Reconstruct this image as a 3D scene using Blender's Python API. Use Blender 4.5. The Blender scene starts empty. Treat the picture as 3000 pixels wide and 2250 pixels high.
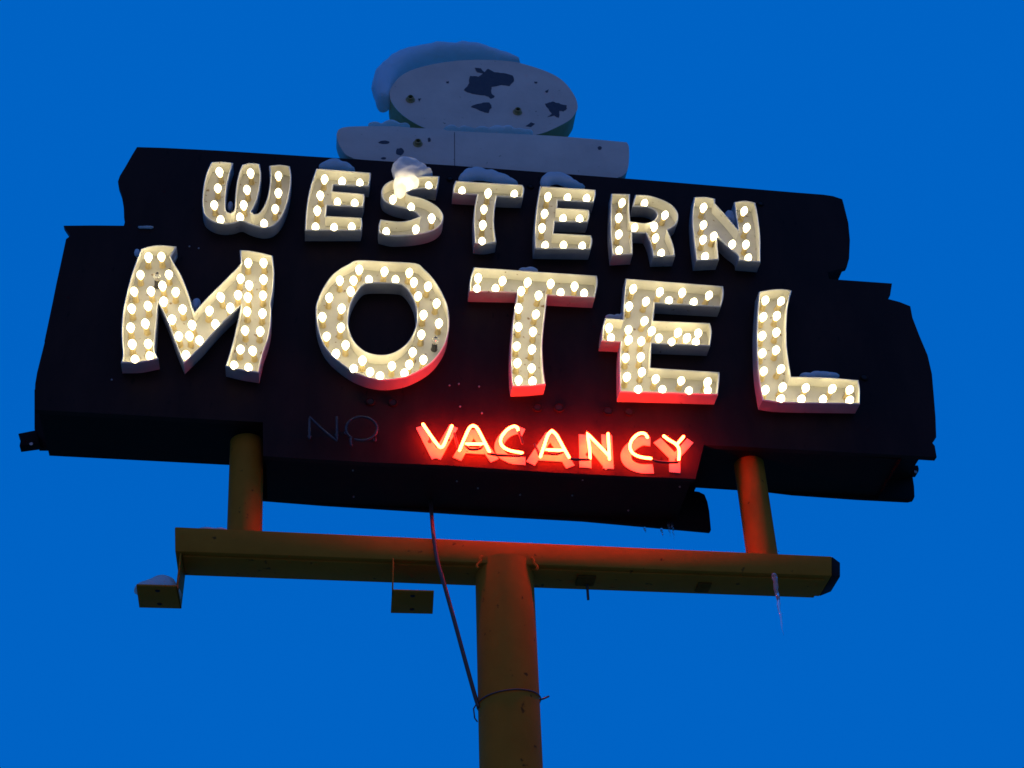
import bpy, bmesh, math, random
from mathutils import Vector, Matrix, noise
from mathutils.geometry import tessellate_polygon
random.seed(7)
C = bpy.context.scene.collection
R = math.radians

# ------------------------------------------------------------------ camera
F = 4200.0                       # focal length in photo pixels (3000 wide)
PITCH, YAW, ROLL = R(36.73), R(8.22), R(-2.40)
CAM = Vector((-0.72, -5.25, 1.62))
fw = Vector((math.sin(YAW)*math.cos(PITCH), math.cos(YAW)*math.cos(PITCH), math.sin(PITCH)))
ri0 = Vector((math.cos(YAW), -math.sin(YAW), 0)); up0 = ri0.cross(fw)
ri = ri0*math.cos(ROLL) + up0*math.sin(ROLL)
up = -ri0*math.sin(ROLL) + up0*math.cos(ROLL)
cd = bpy.data.cameras.new('camera'); cam = bpy.data.objects.new('camera', cd); C.objects.link(cam)
cd.sensor_width = 36.0; cd.lens = F/3000*36; cd.clip_end = 2000; cd.clip_start = .05
M = Matrix((ri, up, -fw)).transposed().to_4x4(); M.translation = CAM
cam.matrix_world = M
bpy.context.scene.camera = cam

def ray(px, py): return fw*F + ri*(px-1500) - up*(py-1125)
def at(px, py, Y):               # point of the plane y = Y
    d = ray(px, py); return CAM + d*((Y-CAM.y)/d.y)
def hit(px, py, p, n):
    d = ray(px, py); return CAM + d*((p-CAM).dot(n)/d.dot(n))
def pix(p):
    q = p-CAM; k = q.dot(fw); return (1500+F*q.dot(ri)/k, 1125-F*q.dot(up)/k)
Z = {0:(0,0,1), 1:(950,80,.45208), 2:(300,400,.45208), 3:(1000,400,.36166), 4:(1500,450,.45208),
     5:(300,650,.30136), 6:(850,700,.30136), 7:(1300,750,.30136), 8:(1700,750,.30136),
     9:(2150,800,.42208), 10:(0,400,.36157), 11:(0,900,.36166), 12:(700,1100,.33906),
     13:(1400,1150,.33906), 14:(350,1450,.45208), 15:(1350,1500,.5425), 16:(1150,1450,.4822)}
def zp(z, pts):
    x0, y0, s = Z[z]; return [(x0+a*s, y0+b*s) for a, b in pts]
def zat(z, a, b, Y):
    x0, y0, s = Z[z]; return at(x0+a*s, y0+b*s, Y)

# ------------------------------------------------------------------ materials
def mat(name, col, rough=.6, col2=None, scale=6, spots=None, spot_scale=25, spot_at=.68, bump=0, bscale=60,
        metallic=0, stretch=(1,1,1), spec=.5, sss=0, trans=0, emit=None, coat=0, glow=0):
    m = bpy.data.materials.new(name); m.use_nodes = True
    nt = m.node_tree; N = nt.nodes; L = nt.links; b = N['Principled BSDF']
    b.inputs['Roughness'].default_value = rough; b.inputs['Metallic'].default_value = metallic
    b.inputs['Specular IOR Level'].default_value = spec
    b.inputs['Base Color'].default_value = (*col, 1)
    if trans: b.inputs['Transmission Weight'].default_value = trans
    if coat: b.inputs['Coat Weight'].default_value = coat
    if sss:
        b.inputs['Subsurface Weight'].default_value = sss
        b.inputs['Subsurface Radius'].default_value = (.03,.03,.03)
        b.inputs['Subsurface Scale'].default_value = .6
    if emit:
        b.inputs['Emission Color'].default_value = (*emit[0], 1); b.inputs['Emission Strength'].default_value = emit[1]
    tc = N.new('ShaderNodeTexCoord'); mp = N.new('ShaderNodeMapping'); mp.inputs['Scale'].default_value = stretch
    L.new(tc.outputs['Object'], mp.inputs['Vector'])
    out = None
    if col2:
        n = N.new('ShaderNodeTexNoise'); n.inputs['Scale'].default_value = scale; n.inputs['Detail'].default_value = 6
        n.inputs['Roughness'].default_value = .65
        L.new(mp.outputs[0], n.inputs['Vector'])
        cr = N.new('ShaderNodeValToRGB'); cr.color_ramp.elements[0].position = .35; cr.color_ramp.elements[1].position = .68
        cr.color_ramp.elements[0].color = (*col, 1); cr.color_ramp.elements[1].color = (*col2, 1)
        L.new(n.outputs[0], cr.inputs[0]); out = cr.outputs[0]
        rr = N.new('ShaderNodeMapRange'); rr.inputs['To Min'].default_value = rough-.12; rr.inputs['To Max'].default_value = min(1, rough+.12)
        L.new(n.outputs[0], rr.inputs[0]); L.new(rr.outputs[0], b.inputs['Roughness'])
    if spots:
        n2 = N.new('ShaderNodeTexNoise'); n2.inputs['Scale'].default_value = spot_scale; n2.inputs['Detail'].default_value = 8
        L.new(mp.outputs[0], n2.inputs['Vector'])
        c2 = N.new('ShaderNodeValToRGB'); c2.color_ramp.elements[0].position = spot_at; c2.color_ramp.elements[1].position = spot_at+.05
        L.new(n2.outputs[0], c2.inputs[0])
        mx = N.new('ShaderNodeMixRGB'); L.new(c2.outputs[0], mx.inputs[0])
        if out: L.new(out, mx.inputs[1])
        else: mx.inputs[1].default_value = (*col, 1)
        mx.inputs[2].default_value = (*spots, 1); out = mx.outputs[0]
    if out: L.new(out, b.inputs['Base Color'])
    if bump:
        n3 = N.new('ShaderNodeTexNoise'); n3.inputs['Scale'].default_value = bscale; n3.inputs['Detail'].default_value = 5
        L.new(tc.outputs['Object'], n3.inputs['Vector'])
        bp = N.new('ShaderNodeBump'); bp.inputs['Strength'].default_value = bump; bp.inputs['Distance'].default_value = .01
        L.new(n3.outputs[0], bp.inputs['Height']); L.new(bp.outputs[0], b.inputs['Normal'])
    if glow:                     # snow thin enough for a lamp to shine through
        t = N.new('ShaderNodeBsdfTranslucent'); t.inputs[0].default_value = (.92,.88,.80,1)
        ms = N.new('ShaderNodeMixShader'); ms.inputs[0].default_value = glow
        L.new(b.outputs[0], ms.inputs[1]); L.new(t.outputs[0], ms.inputs[2]); L.new(ms.outputs[0], N['Material Output'].inputs[0])
    return m

MAT = {
 'panel': mat('dark_sign_paint', (.017,.0066,.0050), .5, (.033,.013,.0095), 4, (.008,.004,.0035), 30, .66, .10, 9, stretch=(1,1,.35), spec=.06),
 'body': mat('dark_sheet_metal', (.012,.006,.005), .6, (.020,.010,.008), 7, bump=.1, bscale=14, spec=.06),
 'cream': mat('cream_letter_paint', (.46,.445,.385), .5, (.56,.54,.47), 9, (.20,.12,.05), 34, .655, .06, 40),
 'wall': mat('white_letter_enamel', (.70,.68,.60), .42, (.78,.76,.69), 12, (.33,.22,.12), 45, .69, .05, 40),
 'return': mat('shaded_outer_enamel', (.30,.285,.27), .5, (.40,.385,.36), 8, (.16,.11,.07), 40, .68, .06, 40),  # outer wall faces coloured darker than the inside, shade put into the paint
 'socket': mat('tarnished_brass_socket', (.50,.38,.18), .5, (.62,.50,.28), 80),
 'bulb': mat('lit_bulb_glass', (.9,.85,.7), .3, emit=((1.0,.85,.47), 5.8)),
 'bulb_dim': mat('dimmer_bulb_glass', (.9,.85,.7), .3, emit=((1.0,.83,.44), 4.2)),
 'bulb_snow': mat('lit_bulb_glass_under_snow', (.9,.85,.7), .3, emit=((1.0,.86,.55), 16.0)),
 'bulb_hot': mat('brighter_bulb_glass', (.9,.85,.7), .3, emit=((1.0,.86,.50), 7.5)),
 'bulb_off': mat('unlit_clear_glass', (.95,.95,.95), .03, trans=1.0),
 'neon': mat('lit_neon', (.9,.3,.2), .3, emit=((1.0,.022,.0045), 175.0)),
 'neon_off': mat('unlit_neon_glass', (.05,.035,.036), .15, (.085,.06,.062), 30, spec=.25),
 'black': mat('blackout_paint', (.02,.008,.008), .35, (.03,.012,.012), 40),
 'sign_white': mat('white_painted_lettering', (.55,.40,.24), .6, (.66,.50,.32), 20, (.20,.08,.06), 45, .70),
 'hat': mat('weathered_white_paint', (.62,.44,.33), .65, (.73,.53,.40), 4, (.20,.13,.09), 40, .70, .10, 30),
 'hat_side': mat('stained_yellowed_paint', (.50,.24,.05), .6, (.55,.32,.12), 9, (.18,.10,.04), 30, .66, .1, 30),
 'peel': mat('bare_dark_metal', (.035,.035,.045), .7, (.06,.055,.06), 30, bump=.2),
 'rust': mat('rusty_grommet', (.30,.18,.06), .6, (.42,.28,.10), 60),
 'hole': mat('dark_hole', (.008,.007,.007), .9),
 'orange': mat('ochre_steel_paint', (.37,.128,.011), .62, (.44,.158,.015), 5, (.12,.045,.008), 22, .66, .10, 22, spec=.05),
 'lug': mat('dark_brown_steel', (.13,.05,.008), .85, (.19,.08,.016), 40, spec=.03),  # brown, darker than the beam paint
 'cable': mat('black_cable_jacket', (.075,.035,.025), .45, (.10,.05,.035), 30),
 'wire': mat('dark_wire', (.05,.04,.035), .5, (.08,.06,.05), 80),
 'steel': mat('grimy_screw', (.24,.23,.22), .4, (.34,.32,.30), 90, metallic=.6),
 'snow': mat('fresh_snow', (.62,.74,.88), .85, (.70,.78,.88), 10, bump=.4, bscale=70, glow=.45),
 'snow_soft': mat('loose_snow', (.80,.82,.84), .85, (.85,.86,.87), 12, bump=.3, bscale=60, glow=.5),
 'ice': mat('clear_ice', (.92,.95,.98), .06, trans=.92, bump=.3, bscale=50),
 'ground': mat('warm_bounce_ground', (.70,.38,.22), .85, (.80,.48,.30), .4, bump=.5, bscale=3),  # warm light put into the ground colour, so its bounce warms the undersides
}

# ------------------------------------------------------------------ mesh helpers
def empty(name, loc, label, cat, group=None):
    o = bpy.data.objects.new(name, None); C.objects.link(o); o.location = loc; o.empty_display_size = .05
    o['label'] = label; o['category'] = cat
    if group: o['group'] = group
    return o
def wloc(p):
    v = Vector((0,0,0))
    while p is not None: v += p.location; p = p.parent
    return v
def obj(name, bm, mats, parent=None, smooth=35, label=None, origin=None, kind=None, cat=None, group=None):
    bmesh.ops.remove_doubles(bm, verts=bm.verts, dist=1e-5)
    bmesh.ops.recalc_face_normals(bm, faces=bm.faces)
    base = wloc(parent); loc = Vector(origin) if origin is not None else base
    for v in bm.verts: v.co -= loc
    me = bpy.data.meshes.new(name); bm.to_mesh(me); bm.free()
    for m in (mats if isinstance(mats, (list, tuple)) else [mats]): me.materials.append(MAT[m])
    if smooth:
        me.shade_smooth(); me.set_sharp_from_angle(angle=R(smooth))
    o = bpy.data.objects.new(name, me); C.objects.link(o)
    o.location = loc-base
    if parent: o.parent = parent
    for k, v in (('label', label), ('kind', kind), ('category', cat), ('group', group)):
        if v: o[k] = v
    return o

def smooth_loop(pts, sub=4, ang=42, closed=True):
    """Catmull-Rom through 2-D points, keeping sharp corners."""
    n = len(pts); P = [Vector(p) for p in pts]
    corner = []
    for i in range(n):
        if not closed and i in (0, n-1): corner.append(True); continue
        a = P[i]-P[i-1]; b = P[(i+1) % n]-P[i]
        corner.append(a.length < 1e-6 or b.length < 1e-6 or a.angle(b) > R(ang))
    out = []
    for i in range(n if closed else n-1):
        j = (i+1) % n
        p1, p2 = P[i], P[j]
        p0 = P[i-1] if not corner[i] else p1*2-p2
        p3 = P[(j+1) % n] if not corner[j] else p2*2-p1
        if corner[i] and corner[j]: out.append(p1); continue
        for k in range(sub):
            t = k/sub
            out.append(.5*((2*p1)+(p2-p0)*t+(2*p0-5*p1+4*p2-p3)*t*t+(3*p1-p0-3*p2+p3)*t**3))
    if not closed: out.append(P[-1])
    return out
def area(l):
    return .5*sum(l[i-1][0]*l[i][1]-l[i][0]*l[i-1][1] for i in range(len(l)))
def to_plane(pts, Y):            # photo points -> (x, z) on the plane y = Y
    return [(q.x, q.z) for q in (at(a, b, Y) for a, b in pts)]
def ccw(l, want=True):
    return l if (area(l) > 0) == want else l[::-1]
def inset(l, t):                 # offset to the left of travel
    n = len(l); o = []
    for i in range(n):
        p = Vector(l[i]); a = p-Vector(l[i-1]); b = Vector(l[(i+1) % n])-p
        if a.length < 1e-7: a = b
        if b.length < 1e-7: b = a
        a.normalize(); b.normalize()
        na = Vector((-a.y, a.x)); nb = Vector((-b.y, b.x)); m = na+nb
        if m.length < .2: m = na
        m.normalize(); k = max(.45, m.dot(na))
        o.append(tuple(p+m*(t/k)))
    return o
def add_prism(bm, loops, y0, y1, mi=0):
    """solid with the given (x, z) outlines (first outer, others holes) from y0 to y1"""
    tri = tessellate_polygon([[Vector((a, b, 0)) for a, b in l] for l in loops])
    flat = [p for l in loops for p in l]
    vs = [[bm.verts.new((a, y, b)) for a, b in flat] for y in (y0, y1)]
    for t in tri:
        for s in vs:
            try: bm.faces.new([s[i] for i in t]).material_index = mi
            except ValueError: pass
    k = 0
    for l in loops:
        n = len(l)
        for i in range(n):
            a, b = k+i, k+(i+1) % n
            try: bm.faces.new((vs[0][a], vs[0][b], vs[1][b], vs[1][a])).material_index = mi
            except ValueError: pass
        k += n
def add_tube(bm, pts, r, seg=10, cap=True, closed=False):
    pts = [Vector(p) for p in pts]; n = len(pts); rings = []
    rr = r if callable(r) else (lambda t: r)
    prev = None
    for i, p in enumerate(pts):
        if closed: t = pts[(i+1) % n]-pts[i-1]
        else: t = pts[min(i+1, n-1)]-pts[max(i-1, 0)]
        t.normalize()
        if prev is None: u = t.orthogonal().normalized()
        else: u = (prev-t*prev.dot(t)).normalized()
        prev = u; w = t.cross(u)
        q = rr(i/(n-1))
        rings.append([bm.verts.new(p+u*(q*math.cos(6.28318*k/seg))+w*(q*math.sin(6.28318*k/seg))) for k in range(seg)])
    for i in range(n if closed else n-1):
        a, b = rings[i], rings[(i+1) % n]
        for k in range(seg): bm.faces.new((a[k], a[(k+1) % seg], b[(k+1) % seg], b[k]))
    if cap and not closed:
        for rg, e, d in ((rings[0], pts[0], pts[0]-pts[1]), (rings[-1], pts[-1], pts[-1]-pts[-2])):
            d.normalize(); q = (rg[0].co-e).length
            tip = bm.verts.new(e+d*q*.8)
            mid = [bm.verts.new(e+(v.co-e)*.72+d*q*.55) for v in rg]
            for k in range(seg):
                bm.faces.new((rg[k], rg[(k+1) % seg], mid[(k+1) % seg], mid[k])); bm.faces.new((mid[k], mid[(k+1) % seg], tip))
def add_lathe(bm, prof, o, axis, seg=16, mi=0):
    o = Vector(o); axis = Vector(axis).normalized(); u = axis.orthogonal().normalized(); w = axis.cross(u); rings = []
    for r, h in prof:
        if r < 1e-6: rings.append([bm.verts.new(o+axis*h)]); continue
        rings.append([bm.verts.new(o+axis*h+u*(r*math.cos(6.28318*k/seg))+w*(r*math.sin(6.28318*k/seg))) for k in range(seg)])
    for a, b in zip(rings, rings[1:]):
        for k in range(seg):
            j = (k+1) % seg
            if len(a) == 1 and len(b) == 1: continue
            if len(a) == 1: f = bm.faces.new((a[0], b[k], b[j]))
            elif len(b) == 1: f = bm.faces.new((a[k], a[j], b[0]))
            else: f = bm.faces.new((a[k], a[j], b[j], b[k]))
            f.material_index = mi
def add_hexa(bm, p):             # 8 corners: 0-3 one face, 4-7 the opposite, same order
    v = [bm.verts.new(q) for q in p]
    for f in ((0,1,2,3),(7,6,5,4),(0,4,5,1),(1,5,6,2),(2,6,7,3),(3,7,4,0)): bm.faces.new([v[i] for i in f])
def add_box(bm, a, b):
    x0, y0, z0 = a; x1, y1, z1 = b
    add_hexa(bm, [(x0,y0,z0),(x1,y0,z0),(x1,y0,z1),(x0,y0,z1),(x0,y1,z0),(x1,y1,z0),(x1,y1,z1),(x0,y1,z1)])
def bevel(bm, w, seg=2, ang=40):
    bmesh.ops.remove_doubles(bm, verts=bm.verts, dist=1e-5)
    bmesh.ops.recalc_face_normals(bm, faces=bm.faces)
    ed = [e for e in bm.edges if len(e.link_faces) == 2 and e.calc_face_angle(0) > R(ang)]
    bmesh.ops.bevel(bm, geom=ed, offset=w, segments=seg, profile=.5, affect='EDGES', clamp_overlap=True)

def snow(name, lumps, label, parent=None, amp=.012, vox=.009, freq=14, it=8, m='snow_soft', floor=None):
    """heap: union of ellipsoids (centre, (rx, ry, rz)) remeshed into one skin, then roughened"""
    bm = bmesh.new()
    for c, r in lumps:
        bmesh.ops.create_icosphere(bm, subdivisions=3, radius=1, matrix=Matrix.Translation(c) @ Matrix.Diagonal((*r, 1)))
    me = bpy.data.meshes.new('t'); bm.to_mesh(me); bm.free()
    t = bpy.data.objects.new('t', me); C.objects.link(t)
    rm = t.modifiers.new('r', 'REMESH'); rm.mode = 'VOXEL'; rm.voxel_size = vox
    rm = t.modifiers.new('s', 'SMOOTH'); rm.iterations = it
    dg = bpy.context.evaluated_depsgraph_get(); dg.update()
    nm = bpy.data.meshes.new_from_object(t.evaluated_get(dg))
    bpy.data.objects.remove(t)
    bm = bmesh.new(); bm.from_mesh(nm); bm.normal_update()
    off = Vector((random.random()*50, random.random()*50, 0))
    for v in bm.verts:
        k = noise.noise(v.co*freq+off)*amp + noise.noise(v.co*freq*3.1+off)*amp*.4
        v.co += v.normal*k
        if floor is not None and v.co.z < floor: v.co.z = floor+(v.co.z-floor)*.02
    o = obj(name, bm, m, parent, smooth=180, origin=lumps[0][0], label=label, cat='snow')
    return o

# ------------------------------------------------------------------ depth numbers
def depth_for(pa, pb, Y0=0, same='z'):
    """depth d so that pixel pb on plane Y0+d has the height of pixel pa on plane Y0"""
    z0 = at(*pa, Y0).z; lo, hi = 0, 2.0
    for _ in range(50):
        m = (lo+hi)/2
        if at(*pb, Y0+m).z > z0: lo, hi = lo, m
        else: lo, hi = m, hi
    return (lo+hi)/2
D = .080                         # depth of the channel letters
DC = .40                        # depth of the cabinet

# ------------------------------------------------------------------ setting
g = bmesh.new()
bmesh.ops.create_grid(g, x_segments=60, y_segments=60, size=400)
for v in g.verts: v.co.z = 0 if v.co.length < 12 else .25*noise.noise(v.co*.05)-.05
obj('ground', g, 'ground', smooth=180, kind='structure', label='trodden snow covered ground')

# ------------------------------------------------------------------ cabinet
cab = empty('sign_cabinet', at(1450, 1345, 0), 'dark double-faced sign cabinet with stepped outline behind the lit letters', 'sign')
front = (zp(10, [(1110,85),(1070,150),(1010,255),(970,320),(955,365),(960,400),(985,470),(1002,570),(1005,660),(1012,690),(1003,722),
                 (760,720),(515,722),(570,805),(535,830),(520,900),(490,1040),(455,1200),(425,1350),(360,1659)])
         + zp(11, [(385,190),(340,370),(300,530),(285,620),(280,720),(280,830)])
         + [(770,1237),(771,1336),(864,1342)] + zp(12, [(1160,752),(1740,772)])
         + zp(13, [(640,690),(1300,722),(1880,745)]) + [(2062,1303)]
         + zp(9, [(1190,1265),(1408,1278),(1395,1200),(1378,1178),(1405,1140),(1400,1000),(1388,850),(1375,700),(1345,570),(1290,440),(1240,310),
                  (1225,230),(1150,200),(1065,178),(1058,165),(1085,155),(1098,72),(670,42)])
         + zp(4, [(2055,812),(2045,768),(2170,735),(2185,680),(2190,560),(2180,450),(2150,330),(2140,295),(2080,275),(2020,266),(1840,252),(880,172)])
         + [(1330,485),(640,441),(480,433)])
fo = ccw(to_plane(front, 0))
bm = bmesh.new(); add_prism(bm, [fo], 0, .03); bevel(bm, .004)
obj('front_panel', bm, 'panel', cab)
bm = bmesh.new(); xl = at(2640, 1334, 0).x; zl = at(2740, 1292, 0).z
add_prism(bm, [inset([(min(a, xl), b) if b < zl and a > 1.6 else (a, b) for a, b in fo], .012)], .0285, DC-.024)
obj('body', bm, 'body', cab)
back = ([(103,1150)] + zp(11, [(285,1010)]) + zp(11, [(320,1120),(320,1165),(740,1166),(1870,1232)]) + [(767,1350),(766,1469)]
        + zp(12, [(720,1130),(1640,1188)]) + zp(13, [(0,1068),(900,1118),(1960,1214),(1995,1218),(2005,1210),(1990,1050),(1975,970),(1950,905),(1900,880),(1860,875),(1885,820)])
        + zp(9, [(0,1500),(235,1525),(400,1545),(850,1577),(1205,1595),(1236,1588),(1243,1570),(1240,1500),(1225,1400),(1206,1345),(1190,1265)]) + [(2640,1200)])
bo = ccw(to_plane(back, DC))
bm = bmesh.new(); add_prism(bm, [bo], DC-.025, DC); bevel(bm, .004)
obj('back_panel', bm, 'body', cab)
# bent trim ends that stick out beyond the outline
for z, pts in ((11, [(300,1005),(282,1012),(150,1038),(172,1080),(160,1140),(325,1118)]), (9, [(1180,1345),(1272,1345),(1278,1370),(1275,1391),(1185,1391)])):
    bm = bmesh.new(); add_prism(bm, [ccw(to_plane(zp(z, pts), DC-.06))], DC-.075, DC-.024); bevel(bm, .003)
    hole = (zat(11, 253, 1108, DC-.076) if z == 11 else zat(9, 1262, 1381, DC-.076))
    o = obj('bent_flange', bm, 'body', cab)
    bm = bmesh.new(); add_lathe(bm, [(0,0),(.008,0),(.008,.002),(0,.0025)], hole, (0,-1,0), 10); obj('bolt_head', bm, 'steel', o)

# cable grommets and screws on the face
def ring_bm(c, r, t):
    bm = bmesh.new(); n = 20
    add_tube(bm, [c+Vector((r*math.cos(6.2832*k/n), 0, r*math.sin(6.2832*k/n))) for k in range(n)], t, 8, closed=True)
    add_lathe(bm, [(r*.9,-.001),(r*.75,.003),(0,.0035)], c, (0,-1,0), 16, 1)
    return bm
for z, a, b, r in ((7,910,1475,.019),(7,1120,1475,.021),(8,270,1505,.021),(8,475,1515,.019),(12,1135,225,.018),(12,1330,235,.018),
                   (3,880,340,.013),(3,1530,400,.013),(4,1610,322,.014),(9,905,722,.016),(4,122,212,.012)):
    obj('grommet_ring', ring_bm(zat(z, a, b, -.004), r, .005), ('body', 'hole'), cab)
bd = (at(700,1420,0))
def under(px, py):               # underside of the lower board
    p0 = at(864,1342,.02); p1 = at(2030,1401,.02); p2 = at(1500,1520,DC)
    n = (p1-p0).cross(p2-p0).normalized(); return hit(px, py, p0-Vector((0,0,.004)), n)
for z, a, b, u in ((12,1900,72,0),(12,2075,95,0),(12,1912,268,0),(12,2100,325,0),(13,35,175,0),(11,905,587,0),(10,1535,890,0),(10,1610,905,0),(12,1820,85,0),
                   (12,985,822,1),(12,992,1048,1),(12,1883,915,1),(12,2065,975,1),(13,815,890,1),(13,365,885,1),(13,1300,1020,1),(13,1745,815,1),(13,905,755,1)):
    q = zp(z, [(a, b)])[0]
    c, ax = (under(*q), (0,0,-1)) if u else (at(*q, -.002), (0,-1,0))
    bm = bmesh.new(); add_lathe(bm, [(.0042,-.003),(.0042,.001),(.003,.0022),(0,.0026)], c, ax, 10)
    obj('screw', bm, 'steel', cab)

# lettering painted on the face behind the neon tubes
def ribbon(bm, pts, w, Y0, Y1):
    """flat painted stroke of photo-pixel width w along photo points"""
    P = [Vector(q) for q in to_plane(pts, Y0)]; s = (at(1500,1300,Y0)-at(1501,1300,Y0)).length*w/2
    l, r = [], []
    for i, p in enumerate(P):
        t = P[min(i+1, len(P)-1)]-P[max(i-1, 0)]; t.normalize(); n = Vector((-t.y, t.x))
        if 0 < i < len(P)-1:
            a = (P[i]-P[i-1]).normalized(); n2 = Vector((-a.y, a.x)); k = max(.5, n.dot(n2))
        else: k = 1
        l.append(tuple(p+n*(s/k))); r.append(tuple(p-n*(s/k)))
    add_prism(bm, [ccw(l+r[::-1])], Y0, Y1)
k = .33906
V13 = lambda pts: zp(13, pts)
V12 = lambda pts: zp(12, pts)
sm = lambda pts: [tuple(p) for p in smooth_loop(pts, 5, 70, False)]
painted = [
 [(V12([(1568,440),(1705,712)]),80),(V12([(1705,712),(1855,440)]),78)],
 [(V12([(1885,722),(2022,470)]),78),(V12([(2022,470),(2210,735)]),78),(V12([(1960,645),(2120,655)]),62)],
 [(sm(V13([(395,345),(330,325),(240,365),(185,450),(205,530),(290,580),(410,592)])),78)],
 [(V13([(455,612),(625,360)]),80),(V13([(625,360),(800,642)]),80),(V13([(520,560),(740,572)]),60)],
 [(V13([(925,365),(930,648)]),104),(V13([(925,378),(1140,648)]),88),(V13([(1112,365),(1128,656)]),92)],
 [(sm(V13([(1490,425),(1410,420),(1320,475),(1280,545),(1310,615),(1400,655),(1515,658)])),92)],
 [(V13([(1550,412),(1700,565)]),84),(V13([(1835,415),(1700,565)]),66),(V13([(1700,565),(1702,690)]),96)]]
for i, strokes in enumerate(painted):
    bm = bmesh.new()
    for j, (pts, w) in enumerate(strokes): ribbon(bm, pts, w*k, -.0035-.0006*j, .001)
    obj('painted_letter', bm, 'sign_white', cab, smooth=0)

# ------------------------------------------------------------------ channel letters with bulbs
def bulb_mesh(name, m):
    bm = bmesh.new()
    add_lathe(bm, [(.0080,.042),(.0112,.050),(.0152,.0585),(.0176,.067),(.0172,.075),(.0146,.083),(.0105,.090),(.0060,.0955),(.0022,.0982),(0,.0987)], (0,0,0), (0,-1,0), 14)
    me = bpy.data.meshes.new(name); bm.to_mesh(me); bm.free(); me.materials.append(MAT[m]); me.shade_smooth(); return me
def socket_mesh():
    bm = bmesh.new()
    add_lathe(bm, [(.0158,0),(.0158,.003),(.0136,.0045),(.0132,.028),(.0125,.042),(.0095,.0435),(.0080,.041)], (0,0,0), (0,-1,0), 14)
    me = bpy.data.meshes.new('socket'); bm.to_mesh(me); bm.free(); me.materials.append(MAT['socket']); me.shade_smooth()
    me.set_sharp_from_angle(angle=R(40)); return me
BULBS = [bulb_mesh('light_bulb', k) for k in ('bulb', 'bulb', 'bulb_hot', 'bulb', 'bulb_dim')]
DARK, SOCK = bulb_mesh('light_bulb', 'bulb_off'), socket_mesh()
SOCK_OFF = SOCK.copy(); SOCK_OFF.materials[0] = MAT['peel']  # sockets of dead bulbs coloured dark, standing in for the missing lamplight
YB = -.010                       # front of the letters' back plates
GC = .070                        # globe centre above the back plate

def wall(bm, lp, left):          # folded sheet wall with a beaded lip; lp in (x, z), tray on its left
    prof = [(0,-.001),(0,-D+.006),(.0015,-D+.002),(.004,-D),(.0065,-D+.002),(.008,-D+.006),(.0055,-D+.010),(.004,-D+.013),(.004,YB+.001)]
    rows = []
    for t, y in prof:
        l = lp if t == 0 else inset(lp, t)
        rows.append([bm.verts.new((a, y, b)) for a, b in l])
    n = len(lp)
    for a, b in zip(rows, rows[1:]):
        for i in range(n):
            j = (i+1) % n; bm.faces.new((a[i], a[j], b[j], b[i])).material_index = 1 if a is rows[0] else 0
def clear_of_walls(p, W, need):
    q = Vector((p.x, p.z)); best = None
    for l in W:
        for i in range(len(l)):
            a, b = Vector(l[i-1]), Vector(l[i]); d = b-a
            if d.length < 1e-7: continue
            c = a+d*max(0, min(1, (q-a).dot(d)/d.length_squared)); side = d.cross(q-a)/d.length
            dist = (q-c).length
            if best is None or dist < best[0]-1e-9: best = (dist, c, Vector((-d.y, d.x)).normalized(), side)
    dist, c, nrm, side = best
    if side < 0: q = c+nrm*need
    elif dist < need: q = c+((q-c).normalized() if dist > 1e-5 else nrm)*need
    return Vector((q.x, p.y, q.y))
def letter(z, loops, bulbs, label, group, off=(), sub=4):
    L = [smooth_loop(zp(z, l), sub) for l in loops]
    W = [ccw(to_plane(l, -D), i == 0) for i, l in enumerate(L)]
    cx = sum(p[0] for p in W[0])/len(W[0]); bz = min(p[1] for p in W[0])
    root = empty('channel_letter', (cx, 0, bz), label, 'sign letter', group)
    bm = bmesh.new()
    for l in W: wall(bm, l, True)
    obj('side_wall', bm, ('wall', 'return'), root, smooth=38)
    bm = bmesh.new(); add_prism(bm, [inset(l, .0045) for l in W], YB, -.003)
    obj('back_plate', bm, 'cream', root)
    for i, q in enumerate(bulbs):
        p = zat(z, *q, YB-GC)
        for _ in range(6):           # keep every socket inside the tray walls
            p = clear_of_walls(p, W, .0185)
        b = bpy.data.objects.new('light_bulb', DARK if i in off else random.choice(BULBS)); C.objects.link(b)
        b.parent = root; b.location = Vector((p.x, YB, p.z))-root.location
        b.rotation_euler = (R(random.uniform(-4,4)), random.uniform(0,6), R(random.uniform(-4,4)))
        if i in off: b['label'] = 'unlit clear bulb'
        s = bpy.data.objects.new('socket', SOCK_OFF if i in off else SOCK); C.objects.link(s); s.parent = b
        if (i, label[:28]) == (1, 'small lit cream letter S of '): b.data = bulb_mesh('light_bulb', 'bulb_snow')
    return root
GW, GM = 'small bulb letters spelling WESTERN', 'large bulb letters spelling MOTEL'
letter(2, [[(705,163),(775,161),(848,168),(828,235),(808,320),(800,410),(799,462),(810,486),(828,493),(846,486),(856,460),(859,400),(868,310),(885,230),(905,180),
            (960,169),(1020,175),(1029,245),(1022,320),(1005,400),(985,448),(966,485),(985,501),(1012,494),(1042,455),(1067,395),(1080,330),(1086,260),(1080,187),
            (1150,180),(1216,190),(1225,255),(1220,330),(1202,420),(1172,500),(1140,548),(1100,580),(1050,590),(1000,583),(950,566),(902,545),(850,560),(790,566),(735,557),(690,535),(660,505),(648,460),(646,400),(655,310),(675,230)]],
       [(768,232),(745,330),(728,440),(765,540),(965,238),(943,345),(918,445),(897,525),(1142,255),(1140,365),(1118,468),(1050,565)],
       'small lit cream letter W with rounded lobes, first letter of WESTERN', GW)
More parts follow.
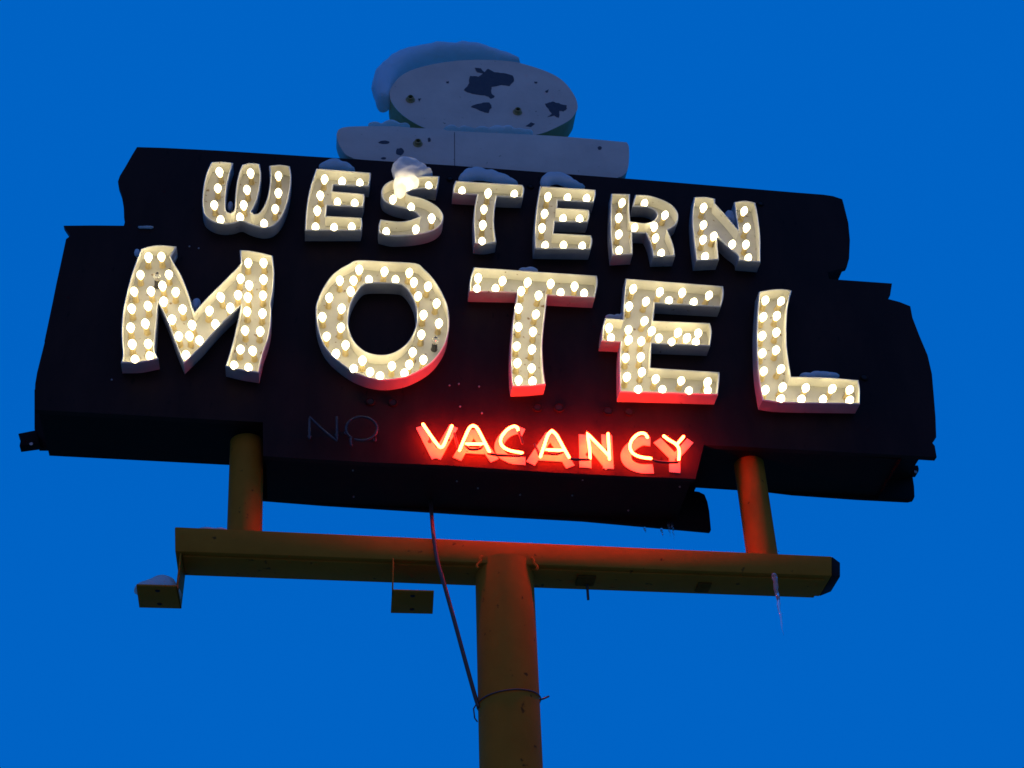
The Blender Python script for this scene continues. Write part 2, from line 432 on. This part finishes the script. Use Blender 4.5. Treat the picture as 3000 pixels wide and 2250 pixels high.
letter(2, [[(1385,205),(1740,232),(1738,270),(1728,322),(1497,312),(1490,352),(1698,370),(1700,410),(1688,455),(1456,445),(1450,512),(1682,524),(1686,565),(1676,607),
            (1312,607),(1318,500),(1330,400),(1350,310)]],
       [(1435,275),(1550,292),(1670,303),(1418,382),(1525,425),(1635,437),(1392,483),(1383,588),(1497,590),(1620,603)],
       'small lit cream letter E between the W and the S of WESTERN', GW)
letter(3, [[(797,318),(790,360),(772,430),(690,418),(610,424),(560,436),(530,455),(560,475),(640,492),(720,525),(785,570),(820,615),(829,655),(812,705),(770,745),(700,775),(600,795),(500,803),(400,803),(305,780),
            (301,725),(315,668),(400,680),(480,685),(560,672),(632,645),(600,612),(530,583),(450,565),(395,545),(345,515),(325,470),(325,430),(345,392),(385,362),(440,345),(560,330),(660,318)]],
       [(720,405),(528,398),(412,508),(570,578),(738,663),(603,752),(372,770)],
       'small lit cream letter S of WESTERN half buried by snow', GW)
letter(3, [[(925,355),(1200,373),(1470,388),(1484,425),(1470,492),(1262,485),(1248,560),(1240,640),(1240,720),(1248,790),(1258,852),(1170,868),(1080,862),(1073,760),(1072,650),(1080,560),(1098,470),(905,458),(908,400)]],
       [(975,450),(1187,460),(1395,475),(1160,588),(1148,720),(1150,855)],
       'small lit cream letter T in WESTERN with snow along its bar', GW)
letter(3, [[(1608,398),(2062,428),(2062,470),(2045,532),(1755,515),(1752,575),(2005,590),(2014,625),(2008,660),(1995,692),(1730,688),(1722,780),(2025,797),(2035,830),(2031,870),(2018,912),(1568,905),(1564,800),(1568,700),(1582,560)]],
       [(1672,490),(1828,502),(1985,520),(1645,620),(1790,672),(1932,682),(1632,745),(1647,883),(1805,882),(1950,900)],
       'small lit cream letter E between the T and the R of WESTERN', GW)
letter(4, [[(643,257),(767,260),(764,300),(763,350),(766,400),(769,437),(860,448),(910,435),(936,405),(936,380),(918,360),(880,346),(840,342),(780,341),(798,265),(880,268),(960,290),(1030,325),(1070,368),(1080,410),(1065,455),(1010,495),
            (1035,555),(1052,610),(1058,662),(915,666),(902,600),(888,555),(868,514),(780,510),(783,600),(783,650),(650,658),(640,560),(636,470),(638,370)]],
       [(708,318),(852,322),(988,395),(697,418),(792,483),(930,475),(692,522),(930,550),(698,625),(966,658)],
       'small lit cream letter R of WESTERN with a slotted bowl', GW)
letter(4, [[(1180,280),(1255,278),(1318,290),(1318,322),(1400,410),(1466,492),(1455,420),(1440,312),(1510,303),(1578,315),(1592,380),(1605,470),(1612,560),(1612,702),(1470,690),(1462,655),(1400,605),(1330,535),(1335,600),(1342,685),(1195,692),(1183,600),(1172,500),(1168,400)]],
       [(1242,352),(1503,372),(1240,457),(1355,500),(1522,480),(1242,557),(1428,587),(1523,587),(1253,668),(1527,693)],
       'small lit cream letter N, last letter of WESTERN', GW)
letter(5, [[(372,260),(450,236),(560,222),(722,235),(695,290),(668,335),(700,400),(765,510),(820,640),(855,740),(880,830),(898,868),(930,830),(1000,750),(1100,650),(1200,550),(1300,450),(1342,400),(1335,270),(1420,275),(1550,298),(1657,325),
            (1668,430),(1672,520),(1660,680),(1640,790),(1645,860),(1638,1000),(1615,1130),(1580,1230),(1555,1310),(1522,1465),(1360,1440),(1195,1400),(1230,1290),(1270,1150),(1305,1000),(1328,900),(1342,815),
            (1270,885),(1150,1000),(1050,1112),(950,1222),(790,1378),(740,1260),(690,1130),(640,990),(590,880),(543,785),(535,900),(525,1020),(515,1150),(512,1250),(545,1328),(360,1364),(178,1368),(195,1290),(186,1150),(184,1040),(195,880),(230,700),(290,480)]],
       [(435,345),(575,338),(362,508),(523,535),(640,505),(315,672),(475,670),(590,625),(703,680),(595,775),(285,845),(443,815),(780,845),(270,1030),(425,990),(680,945),(285,1190),(440,1180),(315,1345),(475,1330),(885,1000),(745,1110),(855,1110),
        (955,1145),(815,1290),(1025,865),(1105,1000),(1235,840),(1168,730),(1315,705),(1420,735),(1560,715),(1435,615),(1330,550),(1568,558),(1412,397),(1575,395),(1408,870),(1548,890),(1388,1055),(1525,1065),(1332,1230),(1475,1250),(1280,1415),(1425,1435)],
       'large lit cream letter M with one dead bulb near its top, first letter of MOTEL', GM, off=(3,))
letter(6, [[(660,203),(930,215),(1215,232),(1300,285),(1400,390),(1480,520),(1530,640),(1548,760),(1545,880),(1520,990),(1470,1090),(1400,1180),(1320,1245),(1220,1302),(1120,1342),(1000,1365),(900,1370),(800,1358),(700,1328),(600,1282),(500,1215),(400,1130),(330,1040),(290,950),(262,850),(250,740),(249,650),(270,580),(320,470),(400,355),(480,290),(560,245)],
           [(900,1122),(1000,1102),(1100,1040),(1170,960),(1215,860),(1228,750),(1215,640),(1170,535),(1110,460),(1050,435),(880,427),(750,432),(690,465),(630,550),(590,640),(572,740),(568,830),(590,920),(640,1010),(720,1080),(800,1112)]],
       [(668,300),(910,318),(1150,330),(485,405),(625,400),(785,420),(1025,425),(1200,425),(1330,460),(375,570),(595,510),(1235,555),(1415,625),(490,680),(1292,742),(322,755),(1445,820),(485,860),(350,940),(1278,932),(1410,985),(540,1030),(437,1120),(1190,1100),(705,1180),(1295,1170),(990,1230),(1155,1215),(605,1275),(765,1285),(865,1340),(1112,1305)],
       'large lit round letter O of MOTEL with one dead bulb on its right', GM, off=(20,))
letter(7, [[(290,105),(890,147),(1490,187),(1498,225),(1495,290),(1470,404),(1008,380),(995,500),(975,680),(962,850),(965,1000),(975,1130),(992,1247),(830,1262),(668,1268),(655,1180),(650,1000),(655,820),(675,600),(708,382),(705,352),(248,342),(255,230)]],
       [(342,215),(568,240),(805,255),(1043,268),(1285,295),(318,320),(515,330),(765,340),(922,380),(1135,378),(1375,390),(740,510),(890,560),(735,685),(880,735),(710,870),(860,905),(718,1040),(868,1085),(735,1215),(877,1235)],
       'large lit letter T of MOTEL with red-lit undersides', GM)
letter(8, [[(440,215),(1392,290),(1398,345),(1390,420),(1368,492),(728,457),(720,560),(712,626),(1262,648),(1278,700),(1280,760),(1265,872),(697,850),(690,980),(686,1082),(1355,1125),(1357,1180),(1340,1347),(384,1320),(380,1000),(390,835),(205,825),(215,700),(240,598),(415,612),(420,450)]],
       [(510,320),(768,348),(997,358),(1242,380),(485,490),(632,440),(860,445),(1097,465),(615,625),(290,705),(470,710),(682,730),(940,745),(1165,750),(300,815),(465,820),(605,825),(777,795),(880,845),(1025,800),(1135,855),(455,990),(592,985),(602,1125),(452,1175),(735,1195),(985,1205),(1228,1225),(565,1305),(808,1310),(1057,1318),(1250,1335)],
       'large lit letter E of MOTEL whose middle bar juts out on the left', GM)
letter(9, [[(175,127),(260,112),(340,108),(405,120),(385,190),(372,280),(368,400),(372,520),(385,620),(400,716),(640,722),(868,740),(878,800),(878,907),(360,898),(199,880),(172,720),(160,560),(158,400),(165,250)]],
       [(222,188),(325,190),(205,305),(302,297),(203,435),(302,412),(203,555),(302,532),(215,678),(318,660),(225,815),(337,790),(317,873),(505,795),(470,875),(677,803),(628,880),(807,807),(797,890)],
       'large lit cream letter L, last letter of MOTEL', GM)

# ------------------------------------------------------------------ neon
YN = -.055
def tube3(z, pts, Y=YN, sub=5, ang=60):
    q = smooth_loop(zp(z, pts), sub, ang, False); return [at(a, b, Y) for a, b in q]
neon = empty('neon_sign', at(1740, 1350, 0), 'glowing red neon tubing spelling VACANCY under MOTEL', 'neon sign', None)
letters = [(12, [[(1590,420),(1655,515),(1720,603),(1745,622),(1768,603),(1805,520),(1840,435)]]),
 (12, [[(1905,648),(1950,540),(1990,455),(2022,432),(2058,455),(2110,550),(2165,662)],[(1962,592),(2108,592)]]),
 (13, [[(347,325),(342,302),(310,292),(258,317),(212,370),(196,420),(215,465),(275,500),(385,522)]]),
 (13, [[(540,555),(575,455),(605,368),(640,328),(682,370),(735,465),(790,562)],[(592,495),(738,500)]]),
 (13, [[(970,568),(965,480),(945,352),(1040,450),(1130,545)],[(1125,355),(1130,450),(1137,575)]]),
 (13, [[(1467,388),(1440,355),(1388,358),(1332,408),(1314,470),(1338,522),(1400,555),(1497,570)]]),
 (13, [[(1605,375),(1650,408),(1715,450),(1740,505),(1735,582)],[(1777,380),(1748,415),(1717,450)]])]
for z, strokes in letters:
    bm = bmesh.new()
    for s in strokes: add_tube(bm, tube3(z, s), .0068, 10)
    obj('neon_letter', bm, 'neon', neon, smooth=60)
for z, pts in ((13, [(90,525),(160,540),(300,546),(378,544),(392,520)]), (13, [(790,566),(830,578),(950,580),(968,570)]), (13, [(1500,572),(1530,592),(1640,604),(1720,602),(1738,585)]),
               (12, [(1960,605),(1985,632),(2030,640),(2085,630),(2108,605)]), (13, [(595,510),(620,528),(660,532),(715,522),(735,510)]),
               (13, [(352,335),(370,390),(385,440)]), (13, [(490,450),(515,500),(535,550)]), (12, [(1860,500),(1875,560),(1898,640)])):
    bm = bmesh.new(); add_tube(bm, tube3(z, pts, YN+.004), .0062, 8); obj('blackout_tube', bm, 'black', neon, smooth=60)
for z, a, b in ((12,1655,515),(12,1815,500),(12,1960,530),(13,215,372),(13,605,370),(13,965,480),(13,1128,450),(13,1332,410),(13,1738,530)):
    p = zat(z, a, b, YN); bm = bmesh.new()
    add_lathe(bm, [(.009,0),(.009,.004),(.004,.006),(.004,.040),(.007,.046),(.004,.049)], (p.x, -.002, p.z), (0,-1,0), 10)
    obj('tube_support', bm, 'neon_off', neon)
no = empty('neon_sign', at(1000, 1320, 0), 'dark unlit neon tubing spelling NO, left of VACANCY', 'neon sign')
bm = bmesh.new(); add_tube(bm, tube3(12, [(610,545),(609,450),(610,358),(720,465),(848,568),(846,465),(845,360)]), .0055, 10); obj('neon_letter', bm, 'neon_off', no, smooth=60)
bm = bmesh.new()
add_tube(bm, [zat(12, 1060+135*math.cos(t), 460+102*math.sin(t), YN) for t in [2.3+6.0*i/40 for i in range(41)]], .0055, 10)
add_tube(bm, tube3(12, [(970,538),(965,560),(972,606)]), .0055, 8); obj('neon_letter', bm, 'neon_off', no, smooth=60)
for a, b in ((610,470),(846,460),(928,440),(1180,500)):
    p = zat(12, a, b, YN); bm = bmesh.new()
    add_lathe(bm, [(.009,0),(.009,.004),(.004,.006),(.004,.040),(.007,.046),(.004,.049)], (p.x, -.002, p.z), (0,-1,0), 10)
    obj('tube_support', bm, 'neon_off', no)

# ------------------------------------------------------------------ hat on top
hat = empty('hat_emblem', zat(1, 1000, 800, .1), 'weathered white hat-shaped emblem with peeling paint on top of the sign', 'emblem')
YC, CD = .14, .150
crown = smooth_loop(zp(1, [(425,440),(430,400),(480,330),(560,280),(700,240),(880,215),(1060,211),(1200,220),(1300,240),(1450,290),(1550,350),(1620,440),(1642,510),(1630,550),(1590,600),(1500,650),(1390,692),(1200,720),(1000,722),(850,702),(700,668),(600,628),(500,562),(440,490)]), 4)
cw = ccw(to_plane(crown, YC))
bm = bmesh.new(); add_prism(bm, [cw], YC, YC+.004)
for pts in ([(975,262),(1015,265),(1040,290),(1060,268),(1100,290),(1160,296),(1220,312),(1230,345),(1200,380),(1150,372),(1085,385),(1082,420),(1105,445),(1080,462),(1040,440),(960,430),(905,405),(940,360),(945,315),(1000,320),(1030,300),(990,290)],
            [(950,515),(1000,495),(1070,487),(1085,520),(1065,555),(1010,540)],
            [(1430,495),(1480,480),(1520,490),(1570,505),(1574,525),(1550,545),(1525,540),(1520,585),(1490,570),(1445,582),(1475,560),(1455,530)],
            [(1305,640),(1340,615),(1365,625),(1340,645)],[(790,352),(808,350),(806,362),(793,362)],[(1432,412),(1455,402),(1450,420),(1438,424)],[(1360,352),(1382,353),(1380,362),(1362,361)],[(608,462),(628,460),(616,480)]):
    jit = ccw(to_plane(zp(1, pts), YC-.0016))
    for amp in ((.0045,.002) if len(pts) > 5 else (.0015,)):
        nx = []
        for q in range(len(jit)):
            a, b = jit[q], jit[(q+1) % len(jit)]
            nx += [a, ((a[0]+b[0])/2+random.uniform(-amp,amp), (a[1]+b[1])/2+random.uniform(-amp,amp))]
        jit = nx
    add_prism(bm, [jit], YC-.0016, YC+.001, 1)
obj('crown_face', bm, ('hat', 'peel'), hat, smooth=30)
bm = bmesh.new(); add_prism(bm, [inset(cw, .003)], YC+.003, YC+CD)
obj('crown_side', bm, 'hat_side', hat, smooth=30)
def eyelet(z, a, b, Y, parent):
    p = zat(z, a, b, Y); bm = bmesh.new()
    add_lathe(bm, [(.026,0),(.026,.003),(.018,.008),(.017,.022),(.0125,.024),(.0115,.010)], p, (0,-1,0), 16)
    add_lathe(bm, [(.0122,.012),(0,.012)], p, (0,-1,0), 16, 1)
    obj('eyelet', bm, ('rust', 'hole'), parent)
eyelet(1, 558, 470, YC, hat); eyelet(1, 1252, 550, YC, hat)
YH = .045
brim = smooth_loop(zp(1, [(80,700),(90,665),(120,650),(200,642),(450,640),(560,650),(760,660),(850,672),(1330,695),(1600,712),(1960,745),(1974,775),(1975,850),(1966,920),(1940,958),(1900,972),(1810,974),(700,897),(250,858),(180,845),(130,815),(95,755)]), 4)
bw = ccw(to_plane(brim, YH))
bm = bmesh.new(); add_prism(bm, [bw], YH, YH+.085); bevel(bm, .006, 3, 60)
for cx, cy, rx, ry in ((388,745,36,11),(490,805,28,24),(385,848,18,7),(1785,781,13,12),(680,728,10,14)):
    n = 14; l = [(cx+rx*math.cos(6.2832*i/n)*random.uniform(.85,1.1), cy+ry*math.sin(6.2832*i/n)*random.uniform(.85,1.1)) for i in range(n)]
    add_prism(bm, [ccw(to_plane(zp(1, l), YH-.0016))], YH-.0016, YH+.001, 1)
add_prism(bm, [ccw(to_plane(zp(1, [(842,680),(846,680),(847,902),(843,902)]), YH-.0012))], YH-.0012, YH+.001, 1)
obj('brim', bm, ('hat', 'peel'), hat, smooth=30)
eyelet(1, 606, 755, YH, hat)

# ------------------------------------------------------------------ support
YF, BD = .060, .190              # front of the beam, depth of the beam
sup = empty('sign_support', (0, YF+BD/2, 0), 'ochre painted steel pole with crossbeam and two posts carrying the sign', 'pole')
tl, tr = zat(14, 358, 205, YF), zat(15, 2005, 238, YF)
blf, brf = at(513, 1615, YF), zat(15, 2005, 345, YF)
dz = Vector((0, BD, 0))
bm = bmesh.new(); add_hexa(bm, [blf, brf, tr, tl, blf+dz, brf+dz, tr+dz, tl+dz]); bevel(bm, .006, 2)
beam = obj('crossbeam', bm, 'orange', sup)
bm = bmesh.new(); a_, b_ = blf+Vector((.03,.026,-.009)), brf+Vector((-.03,.026,-.009)); d_ = Vector((0,BD-.030,0)); u_ = Vector((0,0,.012))
add_hexa(bm, [a_, b_, b_+u_, a_+u_, a_+d_, b_+d_, b_+d_+u_, a_+d_+u_]); bevel(bm, .002)
obj('bottom_plate', bm, 'orange', beam)
bm = bmesh.new(); ex = Vector((.045, 0, -.002)); i1 = Vector((0,.004,-.004)); c = (tr+brf)/2+dz/2
q = [brf, tr, tr+dz, brf+dz]
cap = [c+(v-c)*.985 for v in q]; cap2 = [c+(v-c)*.72+ex for v in q]
add_hexa(bm, cap+cap2); bevel(bm, .003)
obj('end_cap', bm, 'panel', beam)
yc = YF+BD/2
def cyl(name, x0, z0, x1, z1, r, m, parent):
    bm = bmesh.new(); n = 40
    add_lathe(bm, [(r,0),(r,(Vector((x1,yc,z1))-Vector((x0,yc,z0))).length)], (x0,yc,z0), (x1-x0,0,z1-z0), n)
    for s in (0, 1): pass
    bmesh.ops.holes_fill(bm, edges=[e for e in bm.edges if e.is_boundary])
    return obj(name, bm, m, parent, smooth=50)
def post(pl, pr, ql, qr):        # left/right silhouette pixels low, high
    a0, a1, b0, b1 = (at(*p, yc) for p in (pl, pr, ql, qr))
    r = ((a1-a0).length+(b1-b0).length)/4; a, b = (a0+a1)/2, (b0+b1)/2
    d = (b-a)/(b.z-a.z); zt = at(1450, 1300, 0).z
    lo = a+d*((tl.z+tr.z)/2-.01-a.z); hi = a+d*(5.30-a.z)
    return cyl('post', lo.x, lo.z, hi.x, hi.z, r, 'orange', sup)
post((671,1540),(763,1540),(678,1300),(768,1350)); post((2190,1612),(2271,1612),(2160,1400),(2246,1444))
PX, pr = -.007, .126
topz = at(1484, 1621, yc-pr).z
pole = cyl('pole', PX, 0, PX, topz, pr, 'orange', sup)
# weld bead where the pole meets the beam, lugs under the beam
for sx in (-1, 1):
    bm = bmesh.new(); x = PX+sx*(pr*.82)
    p0 = Vector((x, YF-.002, topz-.002)); add_tube(bm, [p0+Vector((sx*(.004+.012*math.sin(i*1.3)*.3)+sx*i*.003, -.001*(i%2), -i*.007)) for i in range(9)], .006, 6)
    obj('weld_bead', bm, 'orange', sup)
bz = (blf.z+brf.z)/2
for a, b, w in ((675,345,.040),(1310,380,.030)):
    p = hit(1350+a*.5425, 1500+b*.5425, (blf+brf)/2, Vector((0,0,1)))
    bm = bmesh.new(); add_box(bm, (p.x-w, p.y-.03, p.z-.024), (p.x+w, p.y+.05, p.z+.004)); bevel(bm, .003)
    lug = obj('mounting_lug', bm, 'lug', sup)
    if a < 1000:
        bm = bmesh.new(); add_lathe(bm, [(0,0),(.006,0),(.006,.075),(0,.078)], (p.x+.01, p.y+.035, p.z-.022), (0,0,-1), 8); obj('bolt', bm, 'wire', lug)

# flat lamp brackets hung from the beam
def bracket(pts, Yn, dep, strap, sx, label):
    p = [zat(14, *q, Yn) for q in pts]                     # front edge left/right
    z = (p[0].z+p[1].z)/2
    fr = [Vector((v.x, v.y, z)) for v in p]
    bk = [hit(350+a*.45208, 1450+b*.45208, Vector((0,0,z)), Vector((0,0,1))) for a, b in dep]
    root = empty('hanging_bracket', (fr[0]+fr[1])/2, label, 'bracket', 'flat plate brackets hung from the crossbeam')
    t = Vector((0,0,.008)); bm = bmesh.new(); add_hexa(bm, [fr[0], fr[1], bk[1], bk[0], fr[0]+t, fr[1]+t, bk[1]+t, bk[0]+t]); bevel(bm, .0015)
    pl = obj('plate', bm, 'orange', root)
    for s in (.2, .8):
        c = (fr[0]+fr[1])/2*(1-s)+(bk[0]+bk[1])/2*s
        bm = bmesh.new(); add_lathe(bm, [(.011,0),(.008,.003),(0,.0035)], c, (0,0,-1), 12); obj('bolt_hole', bm, 'hole', pl)
    bm = bmesh.new(); e0, e1 = strap
    w = Vector((.006*sx, 0, 0))
    f, b = (fr[1], bk[1]) if sx < 0 else (fr[0], bk[0])
    f2, b2 = f.lerp(b, e0), f.lerp(b, e1)
    topz_ = bz+.012
    add_hexa(bm, [f2, b2, Vector((b2.x, b2.y, topz_)), Vector((f2.x, f2.y, topz_)), f2+w, b2+w, Vector((b2.x, b2.y, topz_))+w, Vector((f2.x, f2.y, topz_))+w]); bevel(bm, .001)
    obj('strap', bm, 'orange', root)
    return root, fr, bk
b1, f1, k1 = bracket([(108,592),(376,592)], YF+.01, [(128,731),(402,738)], (0,.98), -1, 'flat steel bracket capped with snow hanging below the left end of the beam')
b2, f2, k2 = bracket([(1766,622),(2038,628)], YF-.0, [(1758,766),(2030,772)], (.0,.25), 1, 'snow-free flat steel bracket hanging below the beam left of the pole')

# cable and the wire that ties it
bm = bmesh.new()
pp = smooth_loop([(1261,1466),(1264,1500),(1269,1560),(1281,1640),(1298,1700),(1330,1815),(1364,1940),(1392,2040),(1402,2070)], 6, 80, False)
ys = lambda y: .34-.305*((y-1466)/94)**.8 if y < 1560 else .035+(yc-.02-.035)*min(1, (y-1560)/500)**1.6
add_tube(bm, [at(a, b, ys(b)) for a, b in pp], .0088, 12)
tag = obj('power_cable', bm, 'cable', None, smooth=60, origin=at(1402,2070,yc), label='slack dark cable running from the sign down to the left of the pole', cat='cable')
zr = at(1400, 2058, yc).z
n = 48; bm = bmesh.new()
add_tube(bm, [Vector((PX+(pr+.004)*math.cos(6.2832*i/n), yc+(pr+.004)*math.sin(6.2832*i/n), zr+.012*math.cos(6.2832*i/n))) for i in range(n)], .0030, 8, closed=True)
e = Vector((PX+pr+.004, yc, zr+.012))
add_tube(bm, [e+Vector((-.004,-.02,-.004)), e+Vector((.010,-.012,.004)), e+Vector((.034,-.01,.016))], .004, 8)
s = Vector((PX-pr-.006, yc, zr-.012))
add_tube(bm, [s+Vector((0,-.01,.004)), s+Vector((-.014,-.01,-.02)), s+Vector((-.010,-.01,-.06)), s+Vector((0,-.01,-.075))], .003, 8)
obj('tie_wire', bm, 'wire', None, smooth=60, origin=(PX, yc, zr), label='thin dark wire looped round the pole to tie the cable', cat='wire')

# ------------------------------------------------------------------ snow
def lumps(z, Y, items, ry):
    s = Z[z][2]*.00162
    return [(zat(z, a, b, Y), (rx*s, ry, rz*s*1.22)) for a, b, rx, rz in items]
pts_ = smooth_loop([(385,470),(378,395),(405,320),(455,262),(540,215),(650,182),(760,166),(870,160),(980,172),(1080,192),(1180,214),(1260,236)], 4, 90, False)
rad_ = lambda t: (46+58*math.sin(math.pi*min(1, t*1.35+.12))**.7 if t < .65 else 46+58*(max(0, (1-t))/.35)**.8*.9-46*(t-.65)/.35*.62)
it_ = []
for i, p in enumerate(pts_):
    t = i/(len(pts_)-1); q = max(16, rad_(t)*random.uniform(.93, 1.05)); it_.append((p[0]+random.uniform(-5,5), p[1]+random.uniform(-4,4)+(78-q)*.30+8, q*.95, q*.62))
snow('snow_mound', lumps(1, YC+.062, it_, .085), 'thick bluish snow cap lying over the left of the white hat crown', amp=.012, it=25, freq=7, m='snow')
snow('snow_ridge', lumps(1, YH+.05, [(820,664,60,14),(920,668,70,14),(1020,672,70,16),(1120,672,70,24),(1190,668,50,26),(1260,682,60,18),(1320,692,40,10)], .04),
     'thin ridge of snow along the top of the hat brim', amp=.007, it=22, vox=.006, freq=11)
snow('snow_patch', lumps(1, YH+.05, [(330,640,60,16),(430,632,70,20),(520,644,50,12)], .035), 'small snow patch on the left end of the hat brim', amp=.005)
YL = -.036
snow('snow_mound', lumps(2, YL+.01, [(1450,196,60,26),(1500,180,70,38),(1560,198,60,26),(1610,218,34,14)], .03), 'low snow mound on top of the E after the W', amp=.006)
snow('snow_mound', lumps(3, -.058, [(455,290,52,72),(520,240,85,60),(580,250,70,60),(640,275,60,45),(700,305,50,20),(500,310,90,55),(575,315,85,45),(625,320,60,30)], .056)+lumps(3, -.074, [(515,350,92,60),(495,395,82,64),(478,440,56,52),(575,380,62,52),(530,310,85,60)], .046),
     'big snow heap burying the top of the S', amp=.008)
snow('snow_mound', lumps(3, YL, [(990,338,48,44),(1040,308,75,58),(1110,302,90,58),(1200,318,90,54),(1290,346,90,46),(1365,372,60,30),(1410,384,34,14)], .032), 'long snow loaf lying along the bar of the small T', amp=.006)
snow('snow_mound', lumps(3, YL, [(1650,368,45,58),(1700,340,65,55),(1760,338,75,56),(1820,365,65,45),(1880,392,55,28),(1940,412,50,14)], .032), 'rounded snow mound on top of the E before the R', amp=.006)
for z, Y, it, ry, lb in ((2,-.025,[(828,447,20,28),(828,465,18,20)],.018,'pinch of snow in the left gap of the W'),
    (5,-.03,[(690,330,34,50),(700,290,26,34)],.016,'snow lump behind the top left notch of the M'),
    (5,-.03,[(915,790,42,44),(905,830,22,34)],.018,'snow lump in the valley of the M'),
    (5,-.03,[(335,300,26,40)],.014,'small snow lump left of the top of the M'),
    (7,-.03,[(780,146,60,24),(840,140,60,28),(880,150,40,16)],.022,'small snow lump on the bar of the large T'),
    (9,-.03,[(510,715,60,18),(600,705,80,22),(680,714,60,16)],.022,'low snow drift on the foot of the L'),
    (8,-.03,[(300,596,60,16),(370,596,50,26),(405,590,20,40)],.020,'small snow drift on the left stub of the large E'),
    (4,-.03,[(1410,395,34,30),(1440,430,26,40),(1400,420,26,20)],.020,'small snow lump in the notch of the N')):
    snow('snow_lump', lumps(z, Y, it, ry), lb, amp=.003, vox=.004, freq=24)
snow('snow_lump', [(zat(2, 250+20*i, 588, -.006), (.016,.010,.006)) for i in range(4)], 'dim sliver of snow on the ledge above the M', amp=.002, vox=.003, freq=30)
zc = (f1[0]+f1[1]+k1[0]+k1[1])/4
snow('snow_mound', [(zc+Vector((-.03,-.03,.014)), (.070,.06,.045)), (zc+Vector((.01,-.035,.018)), (.07,.055,.062)), (zc+Vector((.045,-.01,.01)), (.05,.06,.035))], 'snow mound on the left hanging bracket', amp=.005, floor=f1[0].z+.007)
p = tl.lerp(tr, .045)+Vector((0,.05,.004)); snow('snow_patch', [(p, (.06,.05,.016)), (p+Vector((.06,0,0)), (.05,.05,.012))], 'thin snow patch on the left end of the crossbeam', amp=.004)

# ------------------------------------------------------------------ icicles
def icicle(top, L, r, label, lean=0, grp=None):
    bm = bmesh.new(); n = 22
    add_tube(bm, [top+Vector((lean*t/n+.0015*math.sin(t*.9), .001*math.cos(t), -L*t/n)) for t in range(n+1)], lambda t: max(.0006, r*(1-t)**.75*(1+.10*math.sin(t*40))), 10)
    o = obj('icicle', bm, 'ice', None, smooth=180, origin=top, label=label, cat='icicle')
    if grp: o['group'] = grp
it = zat(15, 1692, 340, YF-.012)
ib = zat(15, 1742, 665, YF-.012)
icicle(it, it.z-ib.z, .0115, 'long clear icicle hanging from the right end of the crossbeam', ib.x-it.x)
G = 'short icicles under the lower board'
for a, b, L, lb in ((1645,1128,.075,'thin icicle left of a close pair under the lower right board'),(1676,1130,.088,'thin icicle right of a close pair under the lower right board'),
                    (1585,1178,.040,'short stubby icicle under the lower board left of the pair'),(1440,1168,.026,'tiniest icicle under the lower board, farthest left')):
    icicle(zat(13, a, b, DC-.03), L, .006, lb, .004, G)

# ------------------------------------------------------------------ light
sc = bpy.context.scene
w = bpy.data.worlds.new('World'); sc.world = w; w.use_nodes = True
nt = w.node_tree; N = nt.nodes; L = nt.links; bg = N['Background']
sky = N.new('ShaderNodeTexSky'); sky.sky_type = 'NISHITA'; sky.sun_disc = False
SE, SR = R(1.0), R(188)
sky.sun_elevation = SE; sky.sun_rotation = SR; sky.ozone_density = 6; sky.dust_density = .3
mx = N.new('ShaderNodeMixRGB'); mx.inputs[0].default_value = .90; L.new(sky.outputs[0], mx.inputs[1]); mx.inputs[2].default_value = (.0, 2.74, 12.3, 1)
L.new(mx.outputs[0], bg.inputs[0]); bg.inputs[1].default_value = .05
sd = bpy.data.lights.new('sun', 'SUN'); sd.energy = .15; sd.angle = R(50); sd.color = (1, .60, .36)
so = bpy.data.objects.new('sun', sd); C.objects.link(so)
so.rotation_euler = Vector((.15, 1, -.30)).to_track_quat('-Z', 'Y').to_euler()

sc.render.engine = 'CYCLES'
sc.view_settings.view_transform = 'Standard'; sc.view_settings.look = 'None'; sc.view_settings.exposure = 0; sc.view_settings.gamma = 1
sc.cycles.use_denoising = True; sc.cycles.denoiser = 'OPENIMAGEDENOISE'
sc.cycles.max_bounces = 6; sc.cycles.diffuse_bounces = 4; sc.cycles.sample_clamp_indirect = 6
sc.cycles.use_light_tree = True; sc.cycles.filter_width = 1.6
